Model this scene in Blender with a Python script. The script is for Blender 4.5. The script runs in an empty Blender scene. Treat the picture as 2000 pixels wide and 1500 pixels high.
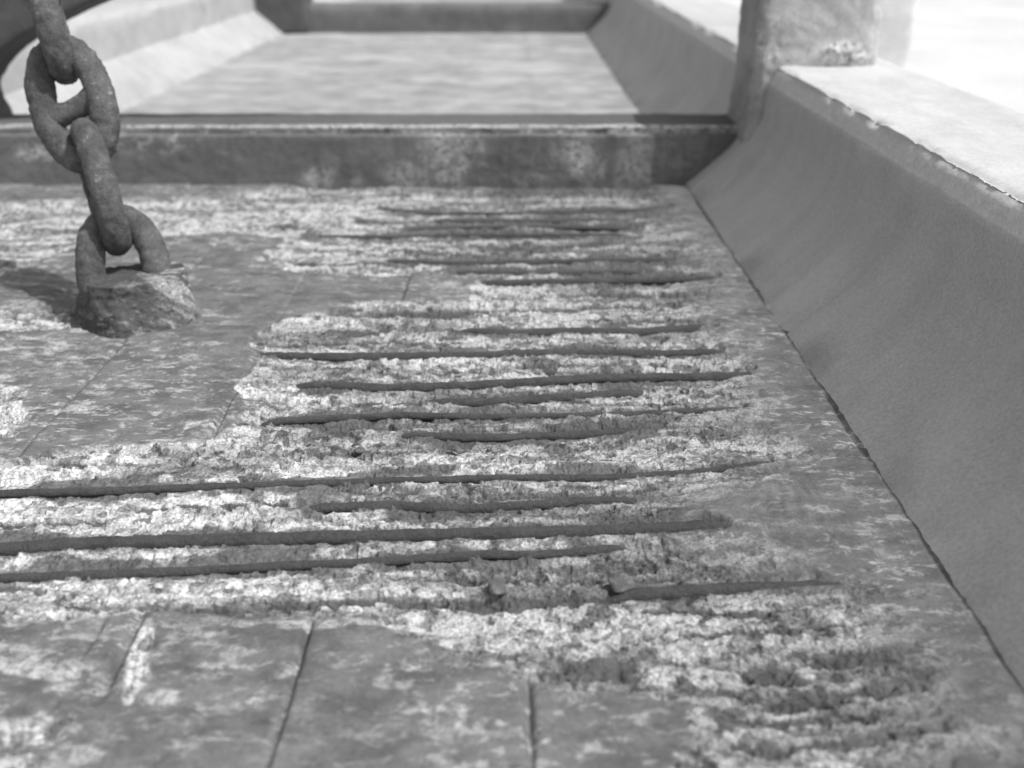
import bpy, math, numpy as np
from mathutils import Vector, Matrix
R = math.radians
rng = np.random.RandomState(7)
scene = bpy.context.scene
C = scene.collection

# ------------------------------------------------------------------ camera
PITCH = R(25.35); CAMH = 0.75; FPX = 1900.0
cam_d = bpy.data.cameras.new('camera'); cam = bpy.data.objects.new('camera', cam_d); C.objects.link(cam)
cam.location = (0, 0, CAMH); cam.rotation_euler = (R(90) - PITCH, 0, 0)
cam_d.lens = 36 * FPX / 2000; cam_d.sensor_width = 36; cam_d.clip_start = 0.02; cam_d.clip_end = 2000
cam_d.dof.use_dof = True; cam_d.dof.focus_distance = 1.52; cam_d.dof.aperture_fstop = 2.4
scene.camera = cam
cP, sP = math.cos(PITCH), math.sin(PITCH)

def ray(x, y):
    a = (x - 1000) / FPX; b = -(y - 750) / FPX
    return Vector((a, cP + b * sP, -sP + b * cP))
def at(x, y, z=0.0):                  # where a point of the photo lies on the level z
    r = ray(x, y); t = (z - CAMH) / r.z
    return Vector((r.x * t, r.y * t, z))
def at_depth(x, y, d):                # ... at a distance d in front of the lens
    return Vector((0, 0, CAMH)) + ray(x, y) * d
def pts(*xy, z=0.0):
    return np.array([[at(x, y, z).x, at(x, y, z).y] for x, y in xy])

# ------------------------------------------------------------------ noise
def hsh(ix, iy, s):
    h = (ix.astype(np.int64) * 374761393 + iy.astype(np.int64) * 668265263 + s * 2147483647 + s * 97 * 1274126177) & 0xffffffff
    h = ((h ^ (h >> 13)) * 1274126177) & 0xffffffff
    h = h ^ (h >> 15)
    return (h & 0xffffff) / float(0xffffff)
def table(ix, iy, s, pad=1):
    x0, x1, y0, y1 = int(ix.min()) - pad, int(ix.max()) + pad + 1, int(iy.min()) - pad, int(iy.max()) + pad + 1
    gx, gy = np.meshgrid(np.arange(x0, x1 + 1), np.arange(y0, y1 + 1))
    return hsh(gx, gy, s).astype(np.float32).ravel(), x0, y0, gx.shape[1]
def vnoise(x, y, s=0):
    x, y = np.broadcast_arrays(np.asarray(x, np.float32), np.asarray(y, np.float32))
    ix = np.floor(x).astype(np.int32); iy = np.floor(y).astype(np.int32); fx = x - ix; fy = y - iy
    fx = fx * fx * (3 - 2 * fx); fy = fy * fy * (3 - 2 * fy)
    T, x0, y0, w = table(ix, iy, s); k = (iy - y0) * w + (ix - x0)
    a = T[k]; b = T[k + 1]; c = T[k + w]; d = T[k + w + 1]
    return (a + (b - a) * fx + (c - a) * fy + (a - b - c + d) * fx * fy) * 2 - 1
def fbm(x, y, s=0, o=4, g=0.5):
    v = 0; a = 1; t = 0
    for k in range(o):
        v = v + a * vnoise(x, y, s + k * 13); t += a; a *= g
        x, y = (x * 0.8 - y * 0.6) * 2.03 + 11.3, (x * 0.6 + y * 0.8) * 2.03 - 7.7
    return v / t * 1.5
def chunk(x, y, s=0, tilt=1.0):
    """broken facets: every cell a tilted plane at its own height; also returns a random value per cell"""
    x = np.asarray(x, np.float32); y = np.asarray(y, np.float32)
    ix = np.floor(x).astype(np.int32); iy = np.floor(y).astype(np.int32)
    best = np.full(x.shape, 9.0, np.float32); hv = np.zeros(x.shape, np.float32); rv = np.zeros(x.shape, np.float32)
    TT = [table(ix, iy, s + q, 2) for q in range(1, 7)]; x0, y0, w = TT[0][1:]
    for dx in (-1, 0, 1):
        for dy in (-1, 0, 1):
            cx = ix + dx; cy = iy + dy
            k = (cy - y0) * w + (cx - x0)
            px = cx + TT[0][0][k]; py = cy + TT[1][0][k]
            d = (x - px) ** 2 + (y - py) ** 2
            m = d < best
            h = (TT[2][0][k] - .5) * 1.2 + tilt * ((TT[3][0][k] - .5) * (x - px) + (TT[4][0][k] - .5) * (y - py)) * 2
            best = np.where(m, d, best); hv = np.where(m, h, hv); rv = np.where(m, TT[5][0][k], rv)
    return hv, rv
def sstep(a, b, v):
    t = np.clip((v - a) / (b - a), 0, 1); return t * t * (3 - 2 * t)
def poly_sd(P, X, Y):
    """signed distance, positive inside"""
    n = len(P); ins = np.zeros(X.shape, bool); dm = np.full(X.shape, 1e9)
    for i in range(n):
        x0, y0 = P[i]; x1, y1 = P[(i + 1) % n]
        ex, ey = x1 - x0, y1 - y0
        t = np.clip(((X - x0) * ex + (Y - y0) * ey) / (ex * ex + ey * ey + 1e-12), 0, 1)
        dm = np.minimum(dm, (X - x0 - t * ex) ** 2 + (Y - y0 - t * ey) ** 2)
        if y0 != y1:
            c = ((y0 > Y) != (y1 > Y)) & (X < (x1 - x0) * (Y - y0) / (y1 - y0) + x0)
            ins ^= c
    d = np.sqrt(dm)
    return np.where(ins, d, -d)
def line_d(P, X, Y):
    dm = np.full(X.shape, 1.0)
    ok = np.where((Y.max(1) > P[:, 1].min() - .08) & (Y.min(1) < P[:, 1].max() + .08))[0]
    r0, r1 = ok[0], ok[-1] + 1
    cs = X[r0] ; okc = np.where((cs > P[:, 0].min() - .08) & (cs < P[:, 0].max() + .08))[0]; c0, c1 = okc[0], okc[-1] + 1
    Xs, Ys = X[r0:r1, c0:c1], Y[r0:r1, c0:c1]; ds = np.full(Xs.shape, 1.0)
    for i in range(len(P) - 1):
        x0, y0 = P[i]; x1, y1 = P[i + 1]; ex, ey = x1 - x0, y1 - y0
        t = np.clip(((Xs - x0) * ex + (Ys - y0) * ey) / (ex * ex + ey * ey + 1e-12), 0, 1)
        ds = np.minimum(ds, (Xs - x0 - t * ex) ** 2 + (Ys - y0 - t * ey) ** 2)
    dm[r0:r1, c0:c1] = ds
    return np.sqrt(dm)

# ------------------------------------------------------------------ mesh helpers
def make(name, V, F, mat, parent=None, attrs=None, smooth=True):
    """V (n,3); F quads (m,4) array or list of faces"""
    me = bpy.data.meshes.new(name)
    if isinstance(F, np.ndarray):
        n, m = len(V), len(F)
        me.vertices.add(n); me.vertices.foreach_set('co', np.ascontiguousarray(V, dtype=np.float32).ravel())
        me.loops.add(m * 4); me.loops.foreach_set('vertex_index', np.ascontiguousarray(F, dtype=np.int32).ravel())
        me.polygons.add(m); me.polygons.foreach_set('loop_start', np.arange(0, m * 4, 4, dtype=np.int32))
        me.update(calc_edges=True); me.validate()
    else:
        me.from_pydata([tuple(v) for v in V], [], F)
    if smooth: me.polygons.foreach_set('use_smooth', [True] * len(me.polygons))
    for k, a in (attrs or {}).items():
        at_ = me.attributes.new(k, 'FLOAT', 'POINT'); at_.data.foreach_set('value', np.ascontiguousarray(a, dtype=np.float32).ravel())
    me.materials.append(mat)
    o = bpy.data.objects.new(name, me); C.objects.link(o)
    if parent: o.parent = parent
    return o
def grid_faces(nr, nc, wrap=False):
    i = np.arange(nr - 1)[:, None]; j = np.arange(nc if wrap else nc - 1)[None, :]
    jn = (j + 1) % nc
    return np.stack([i * nc + j, i * nc + jn, (i + 1) * nc + jn, (i + 1) * nc + j], -1).reshape(-1, 4)
def tag(o, label=None, cat=None, group=None, kind=None):
    if label: o['label'] = label
    if cat: o['category'] = cat
    if group: o['group'] = group
    if kind: o['kind'] = kind
    return o
def resample(P, step):
    out = []
    n = len(P)
    for i in range(n):
        a = np.array(P[i][:2]); b = np.array(P[(i + 1) % n][:2]); L = np.linalg.norm(b - a)
        st = step if len(P[i]) < 3 else P[i][2]
        k = max(1, int(round(L / st)))
        for q in range(k): out.append(a[:2] + (b[:2] - a[:2]) * q / k)
    return np.array(out)
def sweep(name, P, along, axis, mat, parent=None, step=.01, rough=.002, seed=0, arris=None, attrf=None, dispf=None):
    """closed section P (in the plane across the axis: horizontal, z) carried along; worn arrises"""
    P2 = [tuple(p) for p in P]
    S = resample(P2, step); n = len(S)
    d = np.roll(S, -1, 0) - np.roll(S, 1, 0); nn = np.stack([d[:, 1], -d[:, 0]], -1)
    nn /= np.linalg.norm(nn, axis=1)[:, None] + 1e-9
    cen = S.mean(0)
    area = 0.5 * np.sum(S[:, 0] * np.roll(S[:, 1], -1) - np.roll(S[:, 0], -1) * S[:, 1])
    if area < 0: nn = -nn
    arc = np.concatenate([[0], np.cumsum(np.linalg.norm(np.diff(S, axis=0), axis=1))])
    A, U = np.meshgrid(along, arc, indexing='ij')
    h = rough * (fbm(A * 6, U * 9, seed, 4) + .4 * fbm(A * 40, U * 40, seed + 5, 3))
    if arris is not None:
        for (ax, az, w, amt) in arris:
            dist = np.hypot(S[:, 0] - ax, S[:, 1] - az)[None, :]
            k = np.exp(-(dist / w) ** 2)
            hv, _ = chunk(A * 30, U * 30, seed + 9)
            b = np.clip(fbm(A * 7, U * 4, seed + 21, 4) * .9 + .45, 0, 2)
            h = h - k * amt * (b + .35 * hv * b)
    if dispf is not None: h = h + dispf(A, U, S[None, :, 1])
    H = S[None, :, 0] + nn[None, :, 0] * h; Z = S[None, :, 1] + nn[None, :, 1] * h
    V = np.stack([A, H, Z], -1) if axis == 'x' else np.stack([H, A, Z], -1)
    F = grid_faces(len(along), n, True)
    flip = (area > 0) == (axis == 'x')
    if flip: F = F[:, ::-1]
    attrs = attrf(V[..., 0], V[..., 1], V[..., 2], h) if attrf else None
    o = make(name, V.reshape(-1, 3), F, mat, parent, attrs)
    # end caps, as separate fans inside the same mesh
    import bmesh
    bm = bmesh.new(); bm.from_mesh(o.data); bm.verts.ensure_lookup_table()
    for base in (0, (len(along) - 1) * n):
        vs = [bm.verts[base + k] for k in range(n)]
        try:
            f = bm.faces.new(vs if (base == 0) != flip else vs[::-1]); f.smooth = False
        except ValueError: pass
    bm.to_mesh(o.data); bm.free()
    return o

# ------------------------------------------------------------------ materials (all grey: the place is seen in black and white)
class NT:
    def __init__(s, name):
        s.m = bpy.data.materials.new(name); s.m.use_nodes = True; s.t = s.m.node_tree; s.n = s.t.nodes
        s.b = s.n['Principled BSDF']; s.co = s.n.new('ShaderNodeTexCoord').outputs['Object']
    def link(s, a, b): s.t.links.new(a, b)
    def mapv(s, scale, rot=(0, 0, 0), src=None):
        m = s.n.new('ShaderNodeMapping'); m.inputs['Scale'].default_value = scale; m.inputs['Rotation'].default_value = rot
        s.link(src or s.co, m.inputs['Vector']); return m.outputs['Vector']
    def noise(s, scale, detail=4, rough=.55, vec=None, dist=0):
        n = s.n.new('ShaderNodeTexNoise'); n.inputs['Scale'].default_value = scale; n.inputs['Detail'].default_value = detail
        n.inputs['Roughness'].default_value = rough; n.inputs['Distortion'].default_value = dist
        s.link(vec or s.co, n.inputs['Vector']); return n.outputs['Fac']
    def voro(s, scale, vec=None, feat='F1', out='Distance'):
        n = s.n.new('ShaderNodeTexVoronoi'); n.feature = feat; n.inputs['Scale'].default_value = scale
        s.link(vec or s.co, n.inputs['Vector']); return n.outputs[out]
    def rng(s, v, a, b, c=0., d=1.):
        n = s.n.new('ShaderNodeMapRange'); n.inputs[1].default_value = a; n.inputs[2].default_value = b
        n.inputs[3].default_value = c; n.inputs[4].default_value = d; s.link(v, n.inputs[0]); return n.outputs[0]
    def math(s, op, a, b=None, c=None, clamp=False):
        n = s.n.new('ShaderNodeMath'); n.operation = op; n.use_clamp = clamp
        for i, v in enumerate((a, b, c)):
            if v is None: continue
            if isinstance(v, (int, float)): n.inputs[i].default_value = v
            else: s.link(v, n.inputs[i])
        return n.outputs[0]
    def mix(s, f, a, b):
        n = s.n.new('ShaderNodeMix'); n.data_type = 'FLOAT'
        for i, v in ((0, f), (2, a), (3, b)):
            if isinstance(v, (int, float)): n.inputs[i].default_value = v
            else: s.link(v, n.inputs[i])
        return n.outputs[0]
    def attr(s, name):
        n = s.n.new('ShaderNodeAttribute'); n.attribute_name = name; return n.outputs['Fac']
    def bump(s, h, strength, dist, prev=None):
        n = s.n.new('ShaderNodeBump'); n.inputs['Strength'].default_value = strength; n.inputs['Distance'].default_value = dist
        s.link(h, n.inputs['Height'])
        if prev: s.link(prev, n.inputs['Normal'])
        return n.outputs['Normal']
    def done(s, val, rough, normal=None, spec=.2):
        cc = s.n.new('ShaderNodeCombineColor')
        for i in range(3): s.link(val, cc.inputs[i])
        s.link(cc.outputs[0], s.b.inputs['Base Color'])
        if isinstance(rough, (int, float)): s.b.inputs['Roughness'].default_value = rough
        else: s.link(rough, s.b.inputs['Roughness'])
        s.b.inputs['Specular IOR Level'].default_value = spec
        if normal: s.link(normal, s.b.inputs['Normal'])
        return s.m

def concrete(name, dark, mid, fresh, patch=.5, streak=(3, 14, 8), grime=(.4, .62), bump=.5, fleck=1.0, stones=1.0, pits=1.0):
    """weathered skin between dark and mid, pale broken concrete where 'fresh' says, rusty stain and painted shade where 'rust' says"""
    m = NT(name)
    sv = m.mapv(streak)
    a = m.noise(1.0, 6, .6, sv, .3)
    b = m.noise(9, 5, .6)
    skin = m.mix(m.rng(m.math('ADD', m.math('MULTIPLY', a, .6), m.math('MULTIPLY', b, .4)), grime[0], grime[1]), dark, mid)
    f = m.noise(160, 3, .7)
    skin = m.math('MULTIPLY', skin, m.rng(f, .3, .7, .82, 1.16))
    # pale worn flecks of the skin
    fl = m.noise(1.0, 8, .80, m.mapv((24, 46, 30)), .35)
    fg = m.noise(2.3, 3, .5)
    flk = m.math('MULTIPLY', m.rng(fl, .53, .61), m.rng(fg, .40, .6, .12, patch), clamp=True)
    skin = m.mix(m.math('MULTIPLY', flk, fleck, clamp=True), skin, fresh * .72)
    # broken concrete
    g1 = m.noise(60, 5, .7); g2 = m.voro(85, None, 'F1', 'Color'); g3 = m.noise(240, 3, .7)
    sep = m.n.new('ShaderNodeSeparateColor'); m.link(g2, sep.inputs[0])
    br = m.math('MULTIPLY', m.rng(g1, .3, .7, 1 - .45 * pits, 1.12), m.rng(g3, .3, .7, 1 - .4 * pits, 1.15))
    stone = m.rng(sep.outputs[0], .78, .84, 1.0, 1 - .45 * stones)
    pit = m.noise(1.0, 4, .75, m.mapv((70, 125, 100)), .8)
    br = m.math('MULTIPLY', br, m.rng(pit, .36, .46, 1 - .6 * pits, 1.0))
    br = m.math('MULTIPLY', m.math('MULTIPLY', br, stone), fresh)
    br = m.math('MULTIPLY', br, m.attr('tone'))
    v = m.mix(m.attr('fresh'), skin, br)
    rv = m.noise(40, 4, .6)
    v = m.mix(m.attr('rust_shade'), v, m.rng(rv, .3, .7, .07, .11))
    h = m.math('ADD', m.math('MULTIPLY', m.noise(120, 6, .7), 1.0), m.math('MULTIPLY', m.noise(25, 4, .6), .6))
    n1 = m.bump(h, bump, .004)
    fine = m.math('MULTIPLY', m.voro(150), m.attr('fresh'))
    n2 = m.bump(fine, .1 + .45 * stones, .004, n1)
    return m.done(v, .9, n2, .15)

M_floor = concrete('weathered_broken_concrete', .11, .18, .76, patch=.75, streak=(15, 28, 8), bump=.75, grime=(.42, .58))
M_beam = concrete('weathered_beam_concrete', .13, .19, .62, patch=.25, streak=(1.2, 1.2, 3), bump=.5, fleck=.5)
M_side = concrete('smooth_form_concrete', .41, .48, .66, patch=.40, streak=(1.6, 11, 1.6), bump=.14, fleck=.45, stones=0, pits=.25, grime=(.36, .64))
M_back = concrete('pale_trowelled_concrete', .22, .37, .46, patch=.3, streak=(4, 6, 4), bump=.2, fleck=.5, grime=(.36, .6), stones=0, pits=.3)
M_pale = concrete('chalky_pale_concrete', .58, .70, .75, patch=.2, bump=.3, stones=0, pits=.3)
M_post = concrete('rough_post_concrete', .36, .54, .82, patch=.5, streak=(3, 3, 6), bump=1.0, fleck=.8)
M_postdark = concrete('shaded_post_concrete', .09, .13, .5, patch=.2, streak=(3, 3, 2), bump=.6, fleck=.3)  # dark copy of the post concrete: shade put into the base colour
M_block = concrete('lumpy_block_concrete', .065, .14, .55, patch=.8, streak=(14, 14, 9), bump=1.0, fleck=1.0)

def ground_mat():
    m = NT('pale_ground'); a = m.noise(.7, 6, .6); b = m.noise(20, 4, .6)
    v = m.math('MULTIPLY', m.rng(a, .35, .65, .52, .62), m.rng(b, .3, .7, .92, 1.05))
    return m.done(v, .95, m.bump(b, .3, .01), .1)
M_ground = ground_mat()
def rust_mat(name, lo, hi, sc, pale=0.0):
    m = NT(name)
    a = m.noise(sc, 6, .65); b = m.noise(sc * 5, 5, .7); c = m.noise(sc * 18, 3, .7)
    v = m.mix(m.rng(m.math('ADD', m.math('MULTIPLY', a, .6), m.math('MULTIPLY', b, .4)), .38, .62), lo, hi)
    v = m.math('MULTIPLY', v, m.rng(c, .3, .7, .8, 1.2))
    if pale: v = m.mix(m.math('MULTIPLY', m.rng(b, .6, .68), m.rng(a, .48, .6, 0, 1), clamp=True), v, pale)
    h = m.math('ADD', m.math('MULTIPLY', b, .8), m.math('MULTIPLY', c, .4))
    return m.done(v, .75, m.bump(h, 1.0, .008), .3)
M_bar = rust_mat('rusted_bar', .065, .105, 30)
M_chain = rust_mat('rusted_chain_iron', .055, .155, 14, .32)

# ------------------------------------------------------------------ bars and grooves of the broken floor (traced on the floor level)
ZB = -.0170
BARS = [
 ([(740,409),(840,420),(1115,417),(1313,410)], .008, 'thin rusty bar nearest the cross beam, at the top of the broken floor'),
 ([(856,433),(990,436),(1180,432)], .008, 'short thin bar second from the cross beam, in the dark cluster of bars'),
 ([(800,450),(994,444),(1225,447)], .008, 'thin bar in the middle of the dark cluster of bars below the cross beam'),
 ([(620,465),(760,466),(900,461),(1060,462),(1214,461)], .009, 'rusty bar that closes the dark cluster, fourth from the cross beam'),
 ([(760,512),(895,517),(1115,512),(1313,508)], .009, 'rusty bar just above the tip of the smooth tongue of floor skin'),
 ([(900,533),(1050,536),(1240,533)], .008, 'thin bar level with the tip of the smooth tongue of floor skin'),
 ([(950,554),(1115,552),(1280,549),(1395,545)], .009, 'rusty bar starting right of the tip of the smooth tongue and reaching the right margin'),
 ([(917,649),(977,655),(1115,650),(1247,651),(1390,641)], .0105, 'short thick bar lying alone in pale concrete, in the middle of the floor'),
 ([(510,697),(675,699),(922,696),(1115,690),(1290,693),(1400,690)], .0095, 'long thick bar whose left end starts at the corner of the smooth patch'),
 ([(600,754),(730,760),(922,755),(1115,743),(1280,739),(1490,736)], .010, 'long thick bar climbing to the right, above a short parallel bar'),
 ([(850,787),(950,788),(1087,780),(1240,769)], .009, 'short thick bar close in front of the long one that climbs to the right'),
 ([(537,823),(785,812),(950,816),(1225,811),(1445,801)], .0065, 'slender half buried bar, between the short thick one and the pale rubble'),
 ([(800,851),(950,857),(1115,852),(1250,842)], .0075, 'slender short bar at the upper rim of the wide pale rubble band'),
 ([(-30,966),(200,960),(350,955),(650,944),(1000,934),(1175,935),(1340,927),(1500,907)], .0066, 'long bar running from the left edge below the smooth patch to the right'),
 ([(620,994),(760,990),(900,996),(1010,990),(1120,982),(1225,979)], .008, 'half covered bar between the two longest ones, right of the middle'),
 ([(-40,1078),(200,1063),(500,1055),(1000,1043),(1175,1040),(1400,1031)], .0105, 'thickest and longest clean rusty bar, crossing the front from the left edge'),
 ([(-40,1132),(300,1120),(700,1100),(955,1084),(1065,1085),(1205,1072)], .0066, 'bar just in front of the thickest one, its right end the widest'),
 ([(1215,1165),(1340,1158),(1450,1151),(1600,1149),(1735,1146)], .0095, 'nearest bar at the right, lying past the other bars towards the side wall'),
]
GROOVES = [  # traced line, half width (m), depth
 ([(770,400),(900,395),(1200,390)], .008, .010), ([(700,425),(850,428),(1200,424)], .007, .008),
 ([(900,475),(1040,478),(1170,473)], .010, .012), ([(860,497),(1050,495),(1290,497)], .009, .012),
 ([(554,728),(720,725),(994,717),(1300,722)], .007, .012), ([(640,610),(760,606),(930,608)], .012, .012),
 ([(680,650),(755,640)], .009, .010), ([(-40,1014),(100,1010),(195,1006)], .006, .012),
 ([(450,1048),(600,1030)], .004, .004),
 ([(350,1193),(480,1190),(700,1176),(940,1165),(1100,1163),(1215,1165)], .007, .010),
 ([(1470,1308),(1560,1290),(1700,1283),(1860,1255)], .014, .016), ([(1455,1368),(1540,1360),(1650,1350),(1800,1330)], .010, .014),
 ([(1440,1455),(1560,1450),(1760,1430),(1880,1410)], .008, .012), ([(1110,1305),(1230,1300)], .016, .012),
 ([(-30,476),(80,474),(158,470)], .010, .012), ([(-30,536),(93,537)], .010, .012), ([(-30,438),(120,445),(170,440)], .012, .008),
 ([(480,440),(560,438),(620,446)], .016, .010), ([(560,507),(700,510),(790,512)], .012, .008), ([(420,820),(480,822)], .014, .010),
 ([(640,828),(760,822)], .014, .008), ([(560,596),(700,602)], .010, .006), ([(830,604),(960,600),(1100,596),(1330,590)], .010, .010),
 ([(1100,570),(1300,566),(1380,570)], .008, .008), ([(0,462),(60,460)], .01, .01),
 ([(830,400),(1000,404),(1260,399)], .010, .008), ([(900,442),(1060,446),(1200,441)], .016, .010), ([(860,427),(1000,429),(1180,425)], .012, .008),
 ([(760,486),(900,489),(1080,487)], .009, .009), ([(930,505),(1100,506),(1260,503)], .008, .008), ([(960,524),(1110,525),(1250,521)], .009, .009),
 ([(1010,543),(1160,544),(1330,540)], .008, .008), ([(560,668),(700,664),(860,666)], .006, .008), ([(1000,708),(1180,706),(1340,709)], .005, .008),
 ([(700,776),(820,781)], .006, .007), ([(860,836),(1050,834),(1300,826)], .005, .007), ([(900,962),(1100,958),(1280,950)], .004, .006),
 ([(240,985),(420,980),(560,976)], .004, .005), ([(1260,1182),(1450,1188),(1640,1180)], .004, .006), ([(1350,1232),(1520,1226),(1700,1220)], .004, .007),
 ([(1400,1400),(1560,1396),(1740,1384)], .004, .008), ([(1000,1128),(1150,1122),(1330,1115)], .004, .006),
]
# panels of skin that kept their surface
SKIN_A = pts((-260,620),(-60,560),(60,520),(150,478),(300,462),(430,452),(500,462),(560,462),(520,488),(490,503),(560,528),(700,538),(860,536),(925,548),(908,578),(800,582),(690,586),(600,610),(520,634),(475,664),(492,700),(455,742),(470,790),(415,838),(380,862),(240,868),(120,880),(0,890),(-260,905))
SKIN_B = pts((-300,1222),(0,1214),(190,1206),(450,1196),(700,1196),(770,1240),(860,1290),(960,1300),(1050,1332),(1180,1345),(1300,1368),(1345,1430),(1310,1500),(1290,1700),(-900,1700))
SKIN_C = pts((1300,355),(1315,400),(1340,425),(1370,460),(1400,505),(1425,555),(1390,590),(1430,640),(1480,690),(1500,760),(1490,800),(1550,835),(1610,905),(1480,945),(1400,975),(1385,1005),(1470,1030),(1560,1060),(1620,1110),(1740,1130),(1770,1170),(1810,1240),(1875,1310),(1890,1400),(1880,1500),(1900,1700),(2600,1700),(2600,355))
SKIN_D = pts((-400,345),(-400,400),(0,392),(180,385),(300,392),(430,385),(470,372),(560,366),(560,345))
STRIP = pts((278,1212),(318,1222),(300,1275),(285,1330),(245,1380),(228,1375),(228,1330),(252,1262))
SPALL_MORE = [pts((-60,1390),(60,1380),(110,1400),(150,1380),(130,1430),(60,1480),(30,1560),(-120,1560)),
              pts((395,845),(470,835),(600,850),(560,880),(430,885)), STRIP,
              pts((-200,590),(60,600),(200,600),(250,640),(330,640),(390,625),(300,652),(180,655),(60,650),(-200,680)),
              pts((-200,720),(-20,740),(60,760),(70,800),(40,850),(-200,860))]
BOARDS = [.0165, -.243, -.492, -.772, -1.02, -1.27, -1.52, .27]

def floor_mesh():
    NX, NY = 1500, 1150
    # columns denser towards the middle of the bay
    xs = np.linspace(-1.76, .585, NX)
    t = np.linspace(1 / (.30 + .45), 1 / (3.085 + .45), NY); ys = 1 / t - .45
    X, Y = np.meshgrid(xs, ys)
    wx = fbm(X * 9, Y * 9, 3, 5) * .022 + fbm(X * 45, Y * 45, 4, 3) * .007
    wy = fbm(X * 7, Y * 14, 8, 5) * .018 + fbm(X * 40, Y * 60, 9, 3) * .005
    Xw, Yw = X + wx, Y + wy
    skin = np.maximum.reduce([poly_sd(P, Xw, Yw) for P in (SKIN_A, SKIN_B, SKIN_C, SKIN_D)])
    for P in SPALL_MORE[:1] + SPALL_MORE[1:2] + SPALL_MORE[4:]: skin = np.minimum(skin, -poly_sd(P, Xw, Yw))
    skin = np.minimum(skin, -poly_sd(STRIP, X + wx * .3, Y + wy * .3))
    skin = np.minimum(skin, -poly_sd(SPALL_MORE[3], Xw, Yw) + .01)
    sp = sstep(-.003, .012, -skin)                      # 0 skin, 1 broken
    deep = sstep(0, .07, -skin)
    big, r1 = chunk(X * 9 + wx * 60, Y * 22 + wy * 60, 40, 1.0)
    med, r2 = chunk(X * 32 + wx * 90, Y * 58 + wy * 120, 60, 1.2)
    sml, r3 = chunk(X * 95 + wx * 160, Y * 140 + wy * 160, 80, 1.3)
    rid = fbm(X * 3.2, Y * 26, 31, 4)                   # ridges lying along the bars
    skC = -poly_sd(SKIN_C, Xw, Yw)                      # the break thins out towards the right margin
    soft = .25 + .75 * sstep(-.01, .13, skC)
    depth = .005 + .010 * deep + .0065 * rid + .0032 * big + .0030 * med + .0016 * sml + .0012 * fbm(X * 160, Y * 200, 77, 3)
    depth = np.maximum(depth * soft, .0008)
    rust_shade = np.zeros(X.shape)
    n1 = fbm(X * 30, Y * 50, 51, 4)
    nb = fbm(X * 9, Y * 16, 171, 4); cov1 = fbm(X * 5, Y * 14, 181, 3); cov2 = fbm(X * 9, Y * 45, 183, 4)
    for P, r, lab in BARS:
        d = line_d(pts(*P, z=ZB), X, Y + n1 * .0016)
        tr = np.exp(-(d / (r * 1.55)) ** 4)
        tr = tr * np.clip(sstep(-.45, .15, cov1) + (r - .0055) * 180, 0, 1)
        tr = tr * (1 - .8 * sstep(.22, .5, cov2))
        depth = depth * (1 - tr) + tr * np.maximum(depth, .019 + .003 * med + .004 * n1)
        rust_shade = np.maximum(rust_shade, np.exp(-(d / (r * (1.6 + .5 * n1))) ** 4) * .95)
        rust_shade = np.maximum(rust_shade, sstep(.30, .52, np.exp(-(line_d(pts(*P, z=ZB), X, Y - .006) / np.where(Y > 2.0, .055, .042)) ** 2) * (np.where(Y > 2.0, .66, .48) + .95 * nb) + .16 * n1 + .08 * (r3 - .5)) * .85)
    for P, w, dp in GROOVES:
        d = line_d(pts(*P, z=-.008), X, Y + n1 * .006)
        ww = w * (1 + .7 * n1 + .3 * r2)
        tr = np.exp(-(d / np.maximum(ww, .002)) ** 2)
        depth = depth + tr * dp * (.8 + .3 * med) * soft
        rust_shade = np.maximum(rust_shade, sstep(.30, .65, tr + .26 * n1 + .12 * (r3 - .5)) * .92)
    # scattered iron stained pits
    st = fbm(X * 3, Y * 26, 91, 5) + .35 * fbm(X * 60, Y * 80, 95, 3)
    rust_shade = np.maximum(rust_shade, sstep(.50, .85, st) * .75)
    depth = depth + .006 * sstep(.45, .8, st) * soft
    rust_shade = np.clip(rust_shade, 0, 1) * sp
    # the skin: board joints along the bay, little steps, fine grain
    z = np.zeros(X.shape)
    cells = np.zeros(X.shape)
    for i, b in enumerate(sorted(BOARDS)):
        wob = b + .0035 * fbm(Y * 5 + i * 7, Y * 0 + i, 17, 3)
        on = sstep(-.25, .25, fbm(Y * 2.5 + i * 3.1, Y * 0 + i * 5.7, 23, 2))
        on = np.maximum(on, sstep(1.2, 1.05, Y))
        z -= .012 * np.exp(-((X - wob) / (.0050 + .0015 * fbm(Y * 4, Y * 0 + i, 19, 3))) ** 2) * (.25 + .75 * on) * np.clip(.6 + .8 * fbm(Y * 5 + i * 3, Y * 0 + i, 29, 5), .05, 1.2)
        z += .0030 * sstep(-.003, .003, X - wob) * (1 if i % 2 else -1)
    z -= .010 * np.exp(-((X + .447 + .004 * fbm(Y * 20, Y * 0, 33, 3)) / .007) ** 2) * sstep(.78, .83, Y) * sstep(1.0, .95, Y)
    z -= .0022 * np.exp(-((X - .549 + .004 * fbm(Y * 6, Y * 0, 35, 4)) / .003) ** 2) * np.clip(.4 + .9 * fbm(Y * 5, Y * 0, 36, 4), 0, 1)
    z += .0018 * fbm(X * 12, Y * 16, 5, 5) + .0005 * fbm(X * 90, Y * 90, 6, 3)
    # form ripples on the right margin patch
    rp = poly_sd(pts((1400,975),(1590,905),(1640,960),(1680,1100),(1560,1060),(1420,1010)), Xw, Yw)
    z += .0012 * np.sin(X * 330 + 9 * fbm(X * 7, Y * 5, 2, 3)) * .5 * sstep(0, .03, rp)
    # shallow flaking of the skin
    fl = fbm(X * 16, Y * 40, 121, 6, .65); gate = fbm(X * 2.2, Y * 2.2, 130, 3)
    flake = sstep(.12, .42, fl + .30 * gate + .10 * sstep(1.1, .7, Y) * sstep(-.1, -.6, X))
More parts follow.
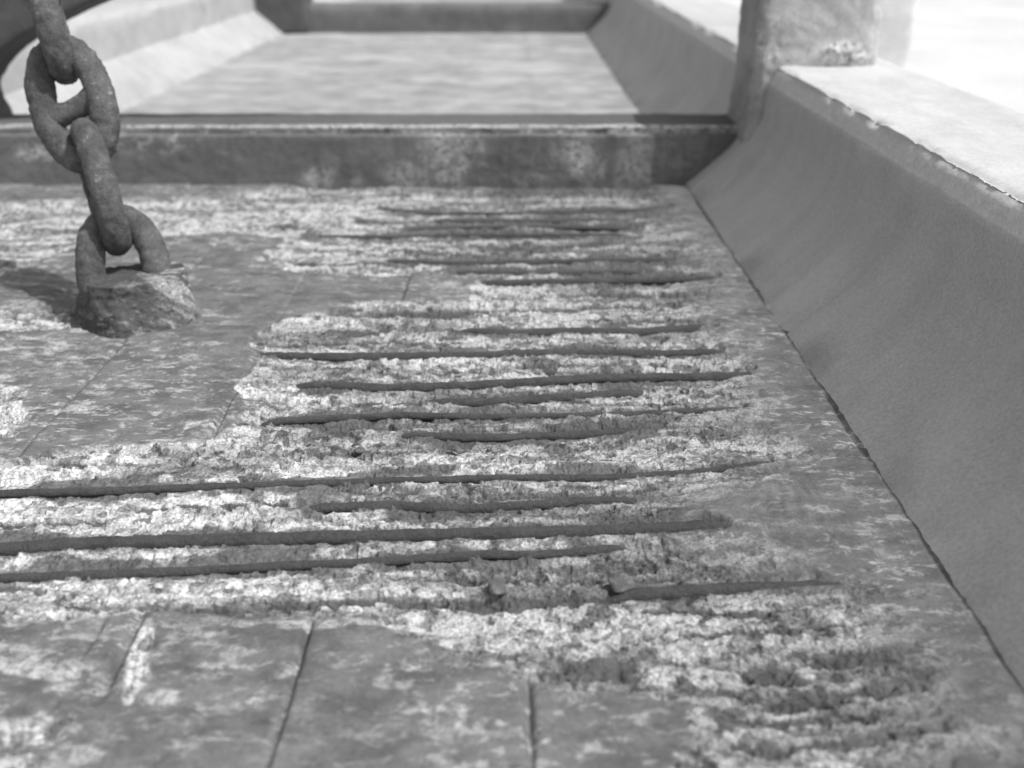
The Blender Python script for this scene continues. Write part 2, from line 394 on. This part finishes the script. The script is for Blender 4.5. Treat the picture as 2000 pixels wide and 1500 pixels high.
    inA = sstep(-.02, .02, poly_sd(pts((40,650),(300,650),(470,660),(440,800),(390,850),(120,870),(-200,880),(-200,680)), X, Y))
    inB = sstep(-.02, .02, poly_sd(SKIN_B, X, Y)) * sstep(-.6, .1, -X + .0 + .3 * gate)
    inCf = sstep(.10, -.02, poly_sd(pts((1300,355),(2600,355),(2600,1700),(1890,1700)), X, Y)) * 0
    flake = flake * np.clip(inA * .85 + inB * 1.0 + .12 + .75 * sstep(-.14, -.02, skC), 0, 1)
    z -= .0015 * flake * (1 - sp)
    z = z * (1 - sp) - depth * sp
    z -= .003 * sstep(.0, -.012, -np.abs(skin) + .0) * 0
    # edge against the beam and the haunch stays low and whole
    fadeC = sstep(-.02, .11, skC + .06 * fbm(X * 14, Y * 24, 151, 5))
    fresh = np.clip(np.maximum(sstep(.15, .8, sp) * (.25 + .75 * fadeC), flake * .55), 0, 1)
    rust_shade = rust_shade * (.35 + .65 * fadeC)
    tone = 1.0 - .45 * sstep(.72, .80, r2) - .30 * sstep(.8, .86, r1) * (1 - deep * .3) + .10 * (r3 - .5)
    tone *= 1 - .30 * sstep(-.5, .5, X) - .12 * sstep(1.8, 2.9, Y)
    dirt = fbm(X * 5, Y * 9, 141, 5)
    tone *= 1 - .40 * sstep(.1, .6, dirt) * sstep(-1.2, .1, X)
    tone *= 1 - .45 * sstep(.1, .6, fbm(X * 4, Y * 34, 161, 5))
    tone *= 1 - .5 * sstep(.05, .55, fbm(X * 2.2, Y * 17, 167, 6, .6)) * sstep(-1.3, .1, X)
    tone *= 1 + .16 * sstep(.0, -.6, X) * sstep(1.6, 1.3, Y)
    # broken stone is duller in the deeper hollows
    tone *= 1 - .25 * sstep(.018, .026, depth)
    strip_in = sstep(-.004, .006, poly_sd(STRIP, X + wx * .3, Y + wy * .3))
    tone = np.clip(np.maximum(tone, strip_in * .95), .22, 1.25)
    # shade along the right margin put into the floor colour, mottled
    margin_shade = sstep(.0, .10, -skC) * (.26 + .6 * fbm(X * 8, Y * 14, 191, 6, .6)) + sstep(.45, .56, X) * .1
    rust_shade = np.maximum(rust_shade, np.clip(margin_shade, 0, .8))
    V = np.stack([X, Y, z], -1).reshape(-1, 3)
    o = make('floor', V, grid_faces(NY, NX), M_floor, None, {'fresh': fresh, 'rust_shade': rust_shade, 'tone': tone})
    tag(o, 'broken concrete floor of the near bay with pale rubble and patches of dark skin', None, None, 'structure')
    return o
floor_mesh()

def plain_floor(x0, x1, y0, y1, nx, ny, seed, label):
    X, Y = np.meshgrid(np.linspace(x0, x1, nx), np.linspace(y0, y1, ny))
    z = .002 * fbm(X * 3, Y * 4, seed, 5)
    d = fbm(X * 2.6, Y * 4.5, seed + 3, 6, .6)
    fr = sstep(.05, .6, d) * .7
    V = np.stack([X, Y, z], -1).reshape(-1, 3)
    ru = sstep(.55, .8, fbm(X * 4, Y * 6, seed + 9, 6, .65)) * .3 + .25 * np.exp(-((X + .243) / .012) ** 2) * sstep(-.2, .5, fbm(Y * 3, Y * 0, seed, 3)) + .25 * np.exp(-((X - .1) / .012) ** 2) * sstep(-.1, .5, fbm(Y * 3, Y * 0 + 5, seed, 3))
    o = make('floor', V, grid_faces(ny, nx), M_back, None, {'fresh': fr, 'rust_shade': ru, 'tone': np.ones(X.shape)})
    tag(o, label, None, None, 'structure')
plain_floor(-1.76, .60, 3.18, 7.80, 400, 700, 200, 'pale smooth floor of the second bay behind the cross beam')
plain_floor(-1.76, .60, 8.0, 13.0, 120, 200, 230, 'pale floor of the third bay behind the far cross beam')

# ground sheet
g = make('ground', [(-300, -300, -.09), (300, -300, -.09), (300, 400, -.09), (-300, 400, -.09)], [(0, 1, 2, 3)], M_ground, smooth=False)
tag(g, None, None, None, 'structure')

# ------------------------------------------------------------------ beams
def dense_along(a, b, near, far, split):
    return np.concatenate([np.arange(a, split, near), np.arange(split, b + far, far)])
ZT = .373
def side_attr(seed, arr=True):
    def f(X, Y, Z, h):
        d = fbm(Y * 3, Z * 10 + X * 4, seed, 5)
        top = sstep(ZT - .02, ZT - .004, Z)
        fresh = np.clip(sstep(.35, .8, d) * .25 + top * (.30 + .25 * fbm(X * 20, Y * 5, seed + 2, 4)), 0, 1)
        strip = sstep(ZT - .050, ZT - .045, Z) * (1 - top)
        fresh = np.clip(fresh + strip * (.85 + .30 * sstep(0, .5, fbm(Y * 25, Z * 40, seed + 7, 4))), 0, 1)
        rust_shade = sstep(.55, .9, fbm(Y * 5 + 3, Z * 5 + X, seed + 4, 4)) * .25 * (1 - top)
        return {'fresh': fresh, 'rust_shade': rust_shade, 'tone': np.full(X.shape, .9)}
    return f
def haunch_attr(seed):
    def f(X, Y, Z, h):
        d = fbm(Y * 4, Z * 6, seed, 5)
        fr = sstep(.25, .9, d) * .18
        # a pale planed board mark running up the haunch
        fr = fr + .30 * np.exp(-(((Y - 1.905 + .01 * fbm(Y * 0, Z * 20, 5, 3)) / .07) ** 6)) * sstep(.0, .02, Z) * sstep(.17, .10, Z)
        edge = np.exp(-(Z / .008) ** 2)
        return {'fresh': np.clip(fr + .15 * edge * sstep(-.2, .6, fbm(Y * 30, Z * 0, seed + 2, 3)), 0, 1), 'rust_shade': np.clip(sstep(.06, .0, Z) * (.04 + .30 * fbm(Y * 9, Z * 9, seed + 8, 5)) + sstep(.2, .8, fbm(Y * 5, Z * 8, seed + 9, 6, .6)) * .12, 0, .6), 'tone': np.full(X.shape, .8)}
    return f
alongY = dense_along(-.6, 14.0, .0065, .035, 3.4)
XR = .75
rb = sweep('side_beam', [(XR - .02, -.07), (XR, .16, .008), (XR, ZT - .052, .003), (XR + .007, ZT - .044, .004), (XR + .022, ZT, .006), (1.126, ZT), (1.126, -.07, .05)], alongY, 'y', M_side,
           None, .010, .0025, 300, [(XR, ZT - .050, .006, .003), (XR + .022, ZT, .014, .012)], side_attr(310))
tag(rb, 'long smooth concrete side beam along the right with pale sunlit top and worn edge', 'beam')
hr = sweep('haunch', [(.496, -.06, .03), (.556, .000, .006), (.622, .060), (.682, .118), (.722, .172), (.744, .225), (.7505, .29), (XR + .03, .285, .03), (XR + .03, -.06, .05)], alongY, 'y', M_side, rb, .01, .0020, 330,
           [(.556, .000, .008, .0)], haunch_attr(340),
           lambda A, U, Z: .003 * sstep(1.835, 1.845, A) * sstep(1.99, 1.97, A) * sstep(.19, .12, Z) - .004 * np.exp(-((A - 1.832) / .006) ** 2) * sstep(.19, .12, Z) - .003 * np.exp(-((A - 2.9) / .005) ** 2))
XL = -1.90
alongL = dense_along(-.6, 14.0, .03, .03, 3.0)
M_left = concrete('sunlit_pale_concrete', .36, .46, .52, patch=.2, streak=(2, 2, 4), bump=.4, fleck=.4, stones=0, pits=.4)
lb = sweep('side_beam', [(XL - .376, -.07, .05), (XL - .376, ZT, .02), (XL - .022, ZT, .008), (XL, ZT - .03, .01), (XL, -.07, .05)], alongL, 'y', M_left,
           None, .015, .003, 360, [(XL, ZT - .03, .02, .01)], side_attr(365))
tag(lb, 'pale sunlit concrete side beam at the far left behind the chain', 'beam')
hl = sweep('haunch', [(XL - .02, -.06, .05), (XL - .01, .176, .01), (-1.706, .004, .006), (-1.698, -.06, .05)], alongL, 'y', M_left, lb, .012, .003, 370,
           [(-1.706, .004, .012, .004)], haunch_attr(375))

# near cross beam
YB = 3.07
def blob(X, Z, cx, cz, rx, rz): return np.exp(-(((X - cx) / rx) ** 2 + ((Z - cz) / rz) ** 2) ** 1.5)
def fx(px): return (px - 1000) / FPX * 3.02
def cross_attr(X, Y, Z, h):
    n = fbm(X * 14, Z * 20, 411, 5); n2 = fbm(X * 40, Z * 50, 415, 4)
    fr = np.zeros(X.shape)
    for (px, cz, rx, rz, s) in ((880, .10, .085, .09, .6), (920, .12, .05, .07, .3), (1150, .075, .055, .07, .6), (1130, .12, .04, .04, .3), (785, .03, .05, .045, .75), (615, .02, .05, .04, .6),
                                (690, .015, .02, .02, .25), (900, .03, .05, .04, .3), (1010, .03, .1, .025, .25), (1300, .08, .14, .07, .22), (70, .11, .07, .03, .9), (1060, .02, .04, .02, .2)):
        fr += s * blob(X + .03 * n, Z + .02 * n2, fx(px), cz, rx, rz)
    fr *= .85 + .9 * np.clip(n2 + .5, 0, 1)
    # pale crumbs on the upper left and a pale worn lip
    fr += sstep(.1, .5, n2 + .3 * n) * blob(X, Z, fx(280), .145, .18, .05) * .9
    front = sstep(YB + .035, YB + .02, Y)
    lipz = sstep(.154, .160, Z) * front
    lip = lipz * (.10 + .75 * sstep(-.1, .5, n2 + .8 * blob(X, X * 0, fx(880), 0, .16, 1) + .9 * blob(X, X * 0, fx(1260), 0, .25, 1) - .4))
    edge = np.exp(-((Y - (YB + .022)) / .011) ** 4) * sstep(.165, .172, Z) * .95  # worn arris, its sunlit line painted on as a pale band
    back = sstep(YB + .03, YB + .045, Y)
    fr = np.clip(np.maximum(fr * (1 - back), np.maximum(lip, edge)), 0, 1)
    ru = (sstep(.2, .7, fbm(X * 6, Z * 7, 421, 5)) * .3 + .1) * (1 - lipz)
    ru = ru + .25 * sstep(.1, .6, fbm(X * 26, Z * 2.5, 425, 4)) * (1 - lipz)
    fr = np.clip(fr + (1 - back) * (1 - lipz) * .22 * sstep(.15, .6, fbm(X * 18 + 7, Z * 2.0, 427, 5)) * sstep(-.6, .3, X), 0, 1)
    ru = np.maximum(ru * (1 - edge), back * .55 * (1 - edge))
    return {'fresh': fr, 'rust_shade': np.clip(ru, 0, 1), 'tone': np.full(X.shape, .95)}
cb = sweep('cross_beam', [(YB, -.06, .03), (YB, .0, .005), (YB + .001, .152, .003), (YB + .012, .156, .003), (YB + .014, .176, .003), (YB + .03, .180, .006), (YB + .22, .180, .01), (YB + .23, -.06, .05)],
           np.arange(-1.88, .762, .0055), 'x', M_beam, None, .008, .003, 400, [(YB + .012, .156, .014, .006), (YB + .016, .18, .008, .003)], cross_attr)
tag(cb, 'dark stained near cross beam with pale patches and worn lip, closing the broken floor', 'beam')
YF = 7.74
def far_attr(X, Y, Z, h):
    return {'fresh': sstep(.1, .7, fbm(X * 3, Z * 9, 431, 4)) * .2, 'rust_shade': np.zeros(X.shape) + .1, 'tone': np.ones(X.shape)}
cf = sweep('cross_beam', [(YF, -.06, .05), (YF, .19, .02), (YF + .02, .205, .01), (YF + .24, .205, .03), (YF + .25, -.06, .05)], np.arange(-1.88, .762, .02), 'x', M_beam, None, .02, .005, 440,
           [(YF + .01, .2, .03, .01)], far_attr)
tag(cf, 'blurred dark cross beam at the back, at the top of the pale second floor', 'beam')

# ------------------------------------------------------------------ posts: lofted square sections with flared feet and chipped corners
def post(name, x0, x1, y0, y1, zs, flare, mat, seed, label, step=.012, attrf=None, rough=.004):
    """flare(z) -> (dx0,dx1,dy0,dy1) outward growth of the four sides"""
    rows = []
    for z in zs:
        a, b, c, d = flare(z); rows.append((x0 - a, x1 + b, y0 - c, y1 + d))
    W = int((x1 - x0) / step); D = int((y1 - y0) / step)
    u = np.concatenate([np.stack([np.linspace(0, 1, W, False), np.zeros(W)], -1), np.stack([np.ones(D), np.linspace(0, 1, D, False)], -1),
                        np.stack([np.linspace(1, 0, W, False), np.ones(W)], -1), np.stack([np.zeros(D), np.linspace(1, 0, D, False)], -1)])
    n = len(u); V = np.zeros((len(zs), n, 3))
    for i, (z, r) in enumerate(zip(zs, rows)):
        V[i, :, 0] = r[0] + (r[1] - r[0]) * u[:, 0]; V[i, :, 1] = r[2] + (r[3] - r[2]) * u[:, 1]; V[i, :, 2] = z
    cx, cy = (x0 + x1) / 2, (y0 + y1) / 2
    S = V[..., 0] * 1.0 + V[..., 1] * 1.3; Zz = V[..., 2]
    corner = np.exp(-((np.minimum(u[:, 0], 1 - u[:, 0]) * (x1 - x0)) / .02) ** 2 - ((np.minimum(u[:, 1], 1 - u[:, 1]) * (y1 - y0)) / .02) ** 2)[None, :]
    hv, _ = chunk(S * 25, Zz * 25, seed + 3)
    if name == 'post' and seed == 500:
        cr = blob(V[..., 0], Zz, .955, .405, .08, .03) * sstep(2.99, 2.96, V[..., 1])
    else: cr = 0
    h = cr * (.010 + .012 * hv) + rough * fbm(S * 12, Zz * 12, seed, 5) + rough * .5 * fbm(S * 50, Zz * 50, seed + 1, 3) - corner * (.008 + .012 * np.clip(fbm(S * 0, Zz * 9, seed + 2, 4) + .4, 0, 2) + .003 * hv)
    dx = V[..., 0] - cx; dy = V[..., 1] - cy; L = np.hypot(dx, dy) + 1e-6
    V[..., 0] += dx / L * h; V[..., 1] += dy / L * h
    at_ = attrf(V[..., 0], V[..., 1], V[..., 2], h) if attrf else {'fresh': np.zeros(S.shape), 'rust_shade': np.zeros(S.shape), 'tone': np.ones(S.shape)}
    o = make(name, V.reshape(-1, 3), grid_faces(len(zs), n, True), mat, None, at_)
    import bmesh
    bm = bmesh.new(); bm.from_mesh(o.data); bm.verts.ensure_lookup_table()
    f = bm.faces.new([bm.verts[(len(zs) - 1) * n + k] for k in range(n)]); f.smooth = False
    bm.to_mesh(o.data); bm.free()
    tag(o, label, 'post', 'posts on the beams')
    return o
def post_attr(X, Y, Z, h):
    n2 = fbm(X * 45, Z * 45 + Y * 30, 511, 4); n = fbm(X * 16, Z * 16 + Y * 10, 515, 4)
    front = sstep(2.99, 2.97, Y)
    fr = blob(X + .03 * n2, Z + .015 * n, .955, .405, .085, .036) * 1.5 * front
    fr += sstep(.15, .5, n2 + n * .4) * blob(X, Z, .735, .43, .05, .09) * 1.2
    fr += sstep(.3, .6, n2) * sstep(.44, .38, Z) * .5 * front
    fr += sstep(.35, .7, n) * .3
    left = sstep(.765, .745, X)  # left face: its shade is put into the colour, darker and less pale
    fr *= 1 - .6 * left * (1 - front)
    return {'fresh': np.clip(fr, 0, 1), 'rust_shade': np.clip(left * (1 - front) * .28 + sstep(.3, .8, n) * .10, 0, 1), 'tone': np.full(X.shape, 1.0)}
def fl_r(z):
    k = max(0, (.50 - z) / .33)
    return (0.0 + .004, .018 * max(0, (.6 - z) / .25), .0, .05 * min(1.6, k) ** 2)
post('post', .708, 1.055, 2.955, 3.235, np.arange(.10, .70, .0075), fl_r, M_post, 500,
     'rough pale concrete post with chipped foot standing on the right side beam', .0075, post_attr, .005)
# left post: spreads into a bracket towards the bay as it rises
def fl_l(z):
    t = max(0, z - .28)
    return (.0, .02 * max(0, (.26 - z) / .1) + .6 * t + 4.3 * t * t, 0, 0)
post('post', -2.15, -1.69, 3.12, 3.36, np.arange(.05, .82, .01), fl_l, M_postdark, 540,
     'dark out of focus post with curved bracket at the upper left corner behind the chain', .012)
post('post', -2.12, -1.52, YF - .06, YF + .28, np.arange(.02, .95, .02), lambda z: (0, 0, 0, 0), M_postdark, 560,
     'small blurred dark post on the left end of the far cross beam', .02)
post('post', .76, 1.10, YF - .02, YF + .26, np.arange(.30, .95, .02), lambda z: (0, 0, 0, 0), M_postdark, 580,
     'distant shaded post on the right side beam beyond the rough pale post', .02)
post('post', 1.34, 1.61, 4.1, 4.4, np.arange(-.09, .95, .02), lambda z: (0, 0, 0, 0), M_pale, 590,
     'pale hazy post standing on the ground behind the rough post at right', .02)

# ------------------------------------------------------------------ reinforcing bars
def tube(name, P3, rad, mat, seed, sides=14, step=.006, parent=None):
    P3 = np.array(P3); seg = np.linalg.norm(np.diff(P3, axis=0), axis=1); s = np.concatenate([[0], np.cumsum(seg)])
    k = max(8, int(s[-1] / step)); q = np.linspace(0, s[-1], k)
    Q = np.stack([np.interp(q, s, P3[:, i]) for i in range(3)], -1)
    for _ in range(12): Q[1:-1] = .25 * Q[:-2] + .5 * Q[1:-1] + .25 * Q[2:]
    T = np.gradient(Q, axis=0); T /= np.linalg.norm(T, axis=1)[:, None]
    up = np.array([0, 0, 1.0]); Bn = np.cross(T, up); Bn /= np.linalg.norm(Bn, axis=1)[:, None]; Nn = np.cross(Bn, T)
    a = np.linspace(0, 2 * np.pi, sides, False)
    A, S = np.meshgrid(a, q)
    r = rad * (1 + .12 * fbm(S * 26, A * 1.4, seed, 4) + .14 * fbm(S * 110, A * 2.5, seed + 1, 3))
    r = r * (1 + .03 * np.sin(S * 2 * np.pi / .9))
    end = np.minimum(S, s[-1] - S); r = r * sstep(-.01, .02, end)
    V = Q[:, None, :] + (np.cos(A) * r)[..., None] * Bn[:, None, :] + (np.sin(A) * r)[..., None] * Nn[:, None, :]
    return make(name, V.reshape(-1, 3), grid_faces(k, sides, True), mat, parent)
for i, (P, r, lab) in enumerate(BARS):
    p3 = [np.array(at(x, y, ZB)) for x, y in P]
    d0 = p3[0] - p3[1]; d0 /= np.linalg.norm(d0); d1 = p3[-1] - p3[-2]; d1 /= np.linalg.norm(d1)
    p3 = [p3[0] + d0 * .035 + np.array([0, 0, -.016])] + p3 + [p3[-1] + d1 * .035 + np.array([0, 0, -.016])]
    o = tube('reinforcing_bar', p3, r, M_bar, 600 + i * 3)
    tag(o, lab, 'reinforcing bar', 'rusty bars laid bare in the broken floor')

# ------------------------------------------------------------------ chain and its block
def link_mesh(L, W, d, seed):
    n, sd = 150, 22
    r = d / 2; hl = L / 2 - r; hw = W / 2 - r
    t = np.linspace(0, 2 * np.pi, n, False)
    e = .86
    cx = np.sign(np.cos(t)) * np.abs(np.cos(t)) ** e * hw; cz = np.sign(np.sin(t)) * np.abs(np.sin(t)) ** .95 * hl
    Q = np.stack([cx, np.zeros(n), cz], -1)
    for _ in range(3): Q = .25 * np.roll(Q, 1, 0) + .5 * Q + .25 * np.roll(Q, -1, 0)
    T = np.roll(Q, -1, 0) - np.roll(Q, 1, 0); T /= np.linalg.norm(T, axis=1)[:, None]
    yv = np.tile([0, 1.0, 0], (n, 1)); Nn = np.cross(T, yv)
    a = np.linspace(0, 2 * np.pi, sd, False); A, S = np.meshgrid(a, t)
    ca, sa = np.cos(A), np.sin(A)
    x3 = Q[:, None, 0] + Nn[:, None, 0] * ca * r; z3 = Q[:, None, 2] + Nn[:, None, 2] * ca * r
    rr = r * (1 + .06 * fbm(x3 * 22 + sa, z3 * 22 + sa * .7, seed, 3) + .09 * fbm(x3 * 80 + sa * 3, z3 * 80, seed + 4, 4))
    V = Q[:, None, :] + (ca * rr)[..., None] * Nn[:, None, :] + (sa * rr)[..., None] * yv[:, None, :]
    idx = np.arange(n)[:, None]; jn = (np.arange(sd)[None, :] + 1) % sd; j = np.arange(sd)[None, :]; nx = (idx + 1) % n
    F = np.stack([idx * sd + j + 0 * idx, idx * sd + jn + 0 * idx, nx * sd + jn, nx * sd + j], -1).reshape(-1, 4)
    return V.reshape(-1, 3), F[:, ::-1]
def stud_mesh(W, d, seed):
    k, sd = 30, 18; x = np.linspace(-(W / 2 - d * .55), W / 2 - d * .55, k); a = np.linspace(0, 2 * np.pi, sd, False)
    A, X = np.meshgrid(a, x); f = np.abs(X) / x[-1]
    r = d * (.40 + .20 * f ** 2.2) * (1 + .06 * fbm(X * 60, A * 1.5, seed, 3)); bow = -.012 * (1 - f ** 2)
    V = np.stack([X, np.sin(A) * r * .8, np.cos(A) * r + bow + X * .12], -1)
    return V.reshape(-1, 3), grid_faces(k, sd, True)
DC = 2.02
base = at_depth(236, 600, DC)
chain = bpy.data.objects.new('chain', None); C.objects.link(chain); chain.location = (base.x, base.y, 0)
tag(chain, 'heavy rusty stud link chain rising from the concrete block to the upper left', 'chain')
right = Vector((1, 0, 0)); upv = Vector((0, sP, cP)); tow = Vector((0, -cP, sP))
DL = .057
specs = [((50, -124), (-.27, -.96), 78, .29), ((95, 30), (-.27, -.96), 74, .29), ((142, 203), (-.30, -.95), 8, .29), ((197, 366), (-.29, -.955), 66, .29), ((243, 535), (-.17, -.985), -14, .29)]
specs[0] = ((50, -132), (-.27, -.96), 10, .29)
for i, (c, dv, th, L) in enumerate(specs):
    dn = math.hypot(*dv); az = (right * (dv[0] / dn) + upv * (-dv[1] / dn)).normalized()
    side = tow.cross(az).normalized() * -1
    side = az.cross(tow).normalized()
    sx = (side * math.cos(R(th)) + tow * math.sin(R(th))).normalized(); sy = az.cross(sx).normalized()
    V, F = link_mesh(L, .186, DL, 700 + i * 11)
    o = make('chain_link', V, F, M_chain, None)
    Mx = Matrix((sx, sy, az)).transposed().to_4x4(); Mx.translation = at_depth(c[0], c[1], DC) - chain.location
    o.parent = chain; o.matrix_local = Mx
    if i < 4:
        V, F = stud_mesh(.186, DL, 760 + i)
        make('stud', V, F, M_chain, o)

def block():
    n, k = 220, 90
    c = at(270, 618, 0)
    a = np.linspace(0, 2 * np.pi, n, False)
    # outline radius, a side wall and a top plate
    prof = [(1.0 - .22 * t, t) for t in np.linspace(0, 1, 56)] + [(.78 * (1 - s) ** 1.0 + .001, 1.0 + .03 * s) for s in np.linspace(.04, 1, 34)]
    prof = np.array([(p[0], p[1]) for p in prof])
    A, I = np.meshgrid(a, np.arange(k)); rr = prof[:, 0][:, None]; hh = prof[:, 1][:, None]
    ca, sa = np.cos(A), np.sin(A)
    out = 1 + .07 * fbm(ca * 1.4 + 5, sa * 1.4, 801, 2) + .03 * np.cos(2 * A + .4)
    X = rr * ca * .128 * out; Y = rr * sa * .105 * out
    H = .100 + .10 * X * 1.0 + .02 * ca * 0          # top slopes up to the right
    Z = hh * H - .006
    X = X + .012 * hh
    w = 1.0
    u = A * 2.2; lump = fbm(ca * 1.8 * rr + hh * 1.3, sa * 1.8 * rr + hh * 1.1, 811, 5) * .007
    ch, rv = chunk(A * 3.2 * (.3 + .7 * np.minimum(1, rr * 1.4)), hh * 2.6 + rr * 3, 820); ch2, rv2 = chunk(A * 9, hh * 7 + rr * 6, 830)
    h = lump + (ch * .0022 + ch2 * .0016) * np.minimum(1, rr * 1.3)
    X = X + ca * h * np.minimum(1, rr * 2); Y = Y + sa * h * np.minimum(1, rr * 2); Z = Z + h * .5 * sstep(.9, 1.0, hh)
    V = np.stack([X, Y, Z], -1)
    n2 = fbm(np.cos(A) * 6, np.sin(A) * 6 + hh * 7, 841, 5)
    fr = np.clip(sstep(.1, .5, n2) * .30 + sstep(.2, .9, ca) * sstep(-.4, .4, n2) * .75, 0, 1)  # pale mottling, stronger on the right where sunlight is painted in
    ru = np.clip(sstep(-.1, .8, -ca + .5 * n2) * .8, 0, 1)  # left side darkened: its shade put into the colour, broken by mottling
    o = make('anchor_block', V.reshape(-1, 3), grid_faces(k, n, True), M_block, None, {'fresh': fr, 'rust_shade': ru, 'tone': np.full(A.shape, .9)})
    o.location = (c.x, c.y, 0)
    tag(o, 'lumpy tapered concrete block on the floor holding the lowest chain link', 'block')
block()

# ------------------------------------------------------------------ loose stones
def stone(px, py, r, seed, lab, zz=-.006, mat=None):
    n, k = 28, 18; a = np.linspace(0, 2 * np.pi, n, False); b = np.linspace(-np.pi / 2, np.pi / 2, k)
    A, Bb = np.meshgrid(a, b); x = np.cos(Bb) * np.cos(A); y = np.cos(Bb) * np.sin(A); z = np.sin(Bb)
    dirs = np.random.RandomState(seed).normal(size=(11, 3)); dirs /= np.linalg.norm(dirs, axis=1)[:, None]
    cut = np.random.RandomState(seed + 1).uniform(.45, .85, 11); rr = np.ones(A.shape)
    for d, c in zip(dirs, cut):
        dp = x * d[0] + y * d[1] + z * d[2]; rr = np.where(dp > .05, np.minimum(rr, c / np.maximum(dp, .05)), rr)
    rr = rr * (1 + .04 * fbm(x * 4 + z * 2, y * 4, seed, 3))
    V = np.stack([x * rr * r * 1.25, y * rr * r, z * rr * r * .75], -1)
    o = make('stone', V.reshape(-1, 3), grid_faces(k, n, True), mat or M_block, None, {'fresh': np.full(A.shape, .15), 'rust_shade': np.zeros(A.shape), 'tone': np.ones(A.shape)})
    p = at(px, py, zz); o.location = (p.x, p.y, zz + r * .05); o.rotation_euler = (0, 0, seed)
    tag(o, lab, 'stone', 'loose stones on the broken floor')
stone(1212, 1142, .017, 21, 'dark rounded stone touching the left end of the nearest right hand bar')
stone(975, 1150, .014, 24, 'dark angular stone at the rim of the near smooth slab, lower middle')
stone(893, 878, .010, 31, 'small pointed stone on the wide pale rubble band in mid floor', -.010)
stone(700, 880, .009, 41, 'little grey stone left of the small pointed stone on the pale band', -.010)

# ------------------------------------------------------------------ light
sun_dir = Vector((.52, -.21, .86)).normalized()
sd_ = bpy.data.lights.new('sun', 'SUN'); sd_.energy = 2.6; sd_.angle = R(.6); sd_.color = (1, 1, 1)
so = bpy.data.objects.new('sun', sd_); C.objects.link(so); so.rotation_euler = sun_dir.to_track_quat('Z', 'Y').to_euler()
w = bpy.data.worlds.new('World'); scene.world = w; w.use_nodes = True
nt = w.node_tree; bg = nt.nodes['Background']
sky = nt.nodes.new('ShaderNodeTexSky'); sky.sky_type = 'NISHITA'; sky.sun_disc = False
sky.sun_elevation = math.asin(sun_dir.z); sky.sun_rotation = math.atan2(sun_dir.x, sun_dir.y)
sky.dust_density = 3.0
bw = nt.nodes.new('ShaderNodeRGBToBW'); nt.links.new(sky.outputs[0], bw.inputs[0]); nt.links.new(bw.outputs[0], bg.inputs[0])
bg.inputs[1].default_value = .15
vs = scene.view_settings; vs.view_transform = 'Standard'; vs.look = 'None'; vs.gamma = 1; vs.use_curve_mapping = False
vs.exposure = 0.36
scene.render.engine = 'CYCLES'
